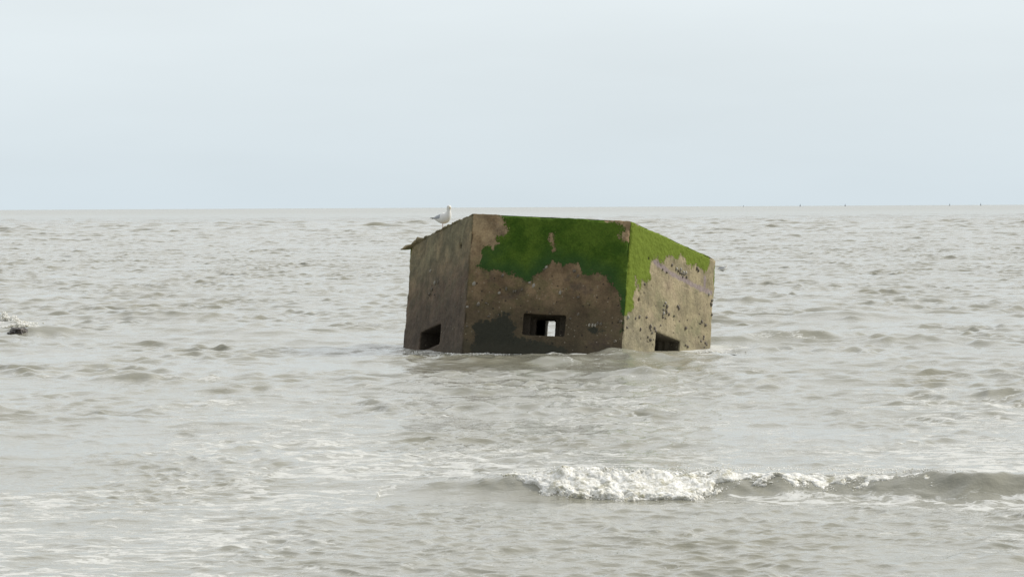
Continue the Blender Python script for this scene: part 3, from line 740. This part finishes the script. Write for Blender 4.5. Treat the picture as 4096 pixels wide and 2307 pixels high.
def gull(name, loc, heading, standing, label, head_yaw=0.0, scale=1.0):
    t = empty(name, loc, (0, 0, heading)); t.scale = (scale,) * 3
    if standing:
        z0 = 0; body = [(-.215, 0, .238, .006, .006), (-.19, 0, .236, .026, .018), (-.14, 0, .225, .050, .044), (-.07, 0, .214, .070, .074), (.0, 0, .216, .092, .100),
                        (.065, 0, .236, .094, .106), (.115, 0, .275, .072, .082), (.138, 0, .325, .052, .058), (.145, 0, .368, .040, .043), (.148, 0, .400, .040, .043), (.150, 0, .430, .041, .047), (.150, 0, .458, .034, .038), (.150, 0, .474, .018, .020), (.150, 0, .479, .003, .004)]
        hx, hz = .150, .430
    else:
        body = [(-.235, 0, .075, .006, .006), (-.2, 0, .065, .03, .02), (-.13, 0, .045, .058, .046), (-.05, 0, .035, .078, .070), (.04, 0, .035, .082, .078), (.11, 0, .055, .066, .070),
                (.140, 0, .105, .044, .048), (.150, 0, .145, .037, .040), (.155, 0, .175, .038, .042), (.157, 0, .198, .030, .034), (.157, 0, .213, .014, .016), (.157, 0, .217, .003, .004)]
        hx, hz = .155, .175
    V, Fc = loft(spline(body), 20)
    mesh_obj('body', V, Fc, m_white, t)
    # folded wings: curved grey shells over the flanks, black primaries crossing over the tail
    zb = .225 if standing else .055; rot = .28 if standing else .10
    for sgn in (1, -1):
        W = []; nU, nV = 16, 9
        for a in range(nU):
            f = a / (nU - 1); xx = .085 - f * .315
            hh = .078 * math.sin(math.pi * min(1, f * .8 + .18)) ** .7 * (1 - .55 * f) + .006
            wy = .090 * math.sin(math.pi * min(1, .30 + f * .62)) ** .8 * (1 - .35 * f) + .004
            for b in range(nV):
                an = (b / (nV - 1)) * (1.55 if standing else 1.2) - (.10 if standing else -.25)
                W.append((xx, sgn * wy * math.cos(an) * 1.04, (zb + .012) + hh * 1.12 * math.sin(an) + (xx - .0) * math.tan(rot) * .30 - .006))
        Fw = [(a * nV + b, a * nV + b + 1, (a + 1) * nV + b + 1, (a + 1) * nV + b) for a in range(nU - 1) for b in range(nV - 1)]
        o = mesh_obj('wing', W, Fw, m_grey, t); m = o.modifiers.new('t', 'SOLIDIFY'); m.thickness = .008
        tip = [(-.185, sgn * .030, zb + .0, .012, .010), (-.22, sgn * .022, zb - .0, .011, .011), (-.255, sgn * .010, zb + .004, .007, .008), (-.285, sgn * .0, zb + .010, .002, .003)]
        V, Fc = loft(spline(tip, 3), 8); mesh_obj('wing_tip', V, Fc, m_blk, t)
    T = [(-.18, -.030, zb + .008), (-.18, .030, zb + .008), (-.258, .036, zb + .0), (-.258, -.036, zb + .0)]; T = T + [(a, b, c - .01) for a, b, c in T]
    mesh_obj('tail', T, [(0, 1, 2, 3), (7, 6, 5, 4), (0, 4, 5, 1), (1, 5, 6, 2), (2, 6, 7, 3), (3, 7, 4, 0)], m_white, t, False)
    cy_, sy_ = math.cos(head_yaw), math.sin(head_yaw)
    def hd(p): return (hx + p[0] * cy_ - p[1] * sy_, p[0] * sy_ + p[1] * cy_, hz + p[2])
    V, Fc = loft(spline([(.030, 0, 0, .012, .012), (.052, 0, -.003, .009, .010), (.075, 0, -.008, .006, .009), (.088, 0, -.016, .002, .003)], 4), 10)
    mesh_obj('bill', [hd(p) for p in V], Fc, m_bill, t)
    for sgn in (1, -1):
        V = ICO_V * .0055 + np.array([.018, sgn * .034, .010]); mesh_obj('eye', [hd(p) for p in V], ICO_F, m_eye, t)
    if standing:
        for sgn, xo, dz in ((1, -.012, .0), (-1, .022, .0)):
            lg = [(xo - .002, sgn * .026, .150, .013, .013), (xo, sgn * .027, .118, .0065, .0065), (xo - .006, sgn * .028, .075, .0045, .0045), (xo, sgn * .028, .012, .0042, .0045), (xo, sgn * .028, -.004, .006, .006)]
            V, Fc = loft(spline(lg, 3), 8); leg = mesh_obj('leg', V, Fc, m_leg, t)
            ft = [(xo - .012, sgn * .028, .004), (xo + .058, sgn * .028 - .026, .001), (xo + .066, sgn * .028, .001), (xo + .058, sgn * .028 + .026, .001)]
            ft = ft + [(a, b, c - .008) for a, b, c in ft]
            mesh_obj('foot', ft, [(0, 1, 2, 3), (7, 6, 5, 4), (0, 4, 5, 1), (1, 5, 6, 2), (2, 6, 7, 3), (3, 7, 4, 0)], m_leg, leg, False)
    tag(t, label, 'gull', 'gulls'); return t
p, e_, n_ = facepos(0, 1.47, 0, -.10)
gp = PBW @ (p + Vector((0, 0, .045)))
gull('gull', gp, math.radians(-32), True, 'grey and white gull standing on the sloping roof edge of the pillbox', math.radians(-35), 1.1)
ys_ = np.arange(140, 158, .1); zs_ = sea_z(ys_ * .0622, ys_); gk = int(np.argmax((zs_ - H) / ys_))      # rides the tallest crest thereabouts
gull('gull', (ys_[gk] * .0622, ys_[gk], float(zs_[gk]) + .035), math.radians(-8), False, 'white gull floating on the water just right of the pillbox', 0, .92)

# ------------------------------------------------------------------ rock, driftwood, far buoys
def lump_rock(loc, sx, sy, sz, seed):
    b = bmesh.new(); bmesh.ops.create_icosphere(b, subdivisions=5, radius=1)
    for v in b.verts:
        d = 1 + .28 * mnoise.fractal(v.co * 1.7 + Vector((seed, 0, 0)), 1, 2, 5) + .12 * abs(mnoise.noise(v.co * 6))
        v.co = Vector((v.co.x * sx, v.co.y * sy, v.co.z * sz)) * d
    me = bpy.data.meshes.new('rock'); b.to_mesh(me); b.free(); o = bpy.data.objects.new('rock', me); COL.objects.link(o); o.location = loc
    g = NT('wet_rock'); n = g.noise(9, 5, .65); me.materials.append(g.fin(g.mix(g.ss(n, .4, .65), rgb(.018, .015, .013), rgb(.075, .06, .045)), .35, .5)); g.bump(n, .8, .03)
    me.polygons.foreach_set('use_smooth', [True] * len(me.polygons)); return o
r = lump_rock((-11.88, 81.4, .07), .23, .25, .12, 2.0); tag(r, 'small dark wet rock awash at the left edge of the picture', 'rock')
def stick(loc, L, rot, label):
    V, Fc = loft(spline([(-L / 2, 0, 0, .006, .006), (-L / 4, .01, .008, .014, .013), (0, 0, .012, .016, .014), (L / 4, -.01, .004, .012, .011), (L / 2, .01, .0, .004, .004)], 5), 8)
    o = mesh_obj('driftwood', V, Fc, m_drift); o.location = loc; o.rotation_euler = rot; tag(o, label, 'driftwood')
m_drift = simple('wet_wood', (.05, .038, .028), .6, .3, 20)
stick((4.38, 67.3, .05), .30, (0, .04, .1), 'short dark stick floating beside the right corner of the pillbox')

m_buoy = simple('dark_buoy', (.06, .05, .05), .6)
def buoy(loc, label, s=1.0):
    t = empty('buoy', loc); t.scale = (s, s, s)
    V, Fc = loft([(0, 0, -1.2, 1.6, 1.6), (0, 0, 0, 2.3, 2.3), (0, 0, 1.6, 2.2, 2.2), (0, 0, 2.0, 1.7, 1.7)], 16)
    mesh_obj('float', V, Fc, m_buoy, t, False)
    V, Fc = loft([(0, 0, 2.0, 1.2, 1.2), (0, 0, 6.0, .6, .6), (0, 0, 6.3, .25, .25)], 10); mesh_obj('tower', V, Fc, m_buoy, t, False)
    V, Fc = loft([(0, 0, 6.2, .5, .5), (0, 0, 6.9, 1.0, 1.0), (0, 0, 7.6, .9, .9), (0, 0, 8.2, .2, .2)], 10); mesh_obj('topmark', V, Fc, m_buoy, t, False)
    tag(t, label, 'buoy', 'buoys on the horizon')
YB = 12500.0
for px, lab, s in ((2975, 'tiny dark buoy on the horizon, nearest to the pillbox', .7), (3202, 'darkest of the tiny buoys on the horizon, second to the right of the pillbox', 1.05),
                   (3382, 'tiny buoy on the horizon, midway between the pillbox and the right edge', 1.0), (3800, 'tiny buoy on the horizon, second from the right edge', .9), (3924, 'tiny buoy on the horizon, nearest to the right edge of the picture', 1.0)):
    buoy(((px - 2048) / 13536 * YB, YB, 0), lab, s)
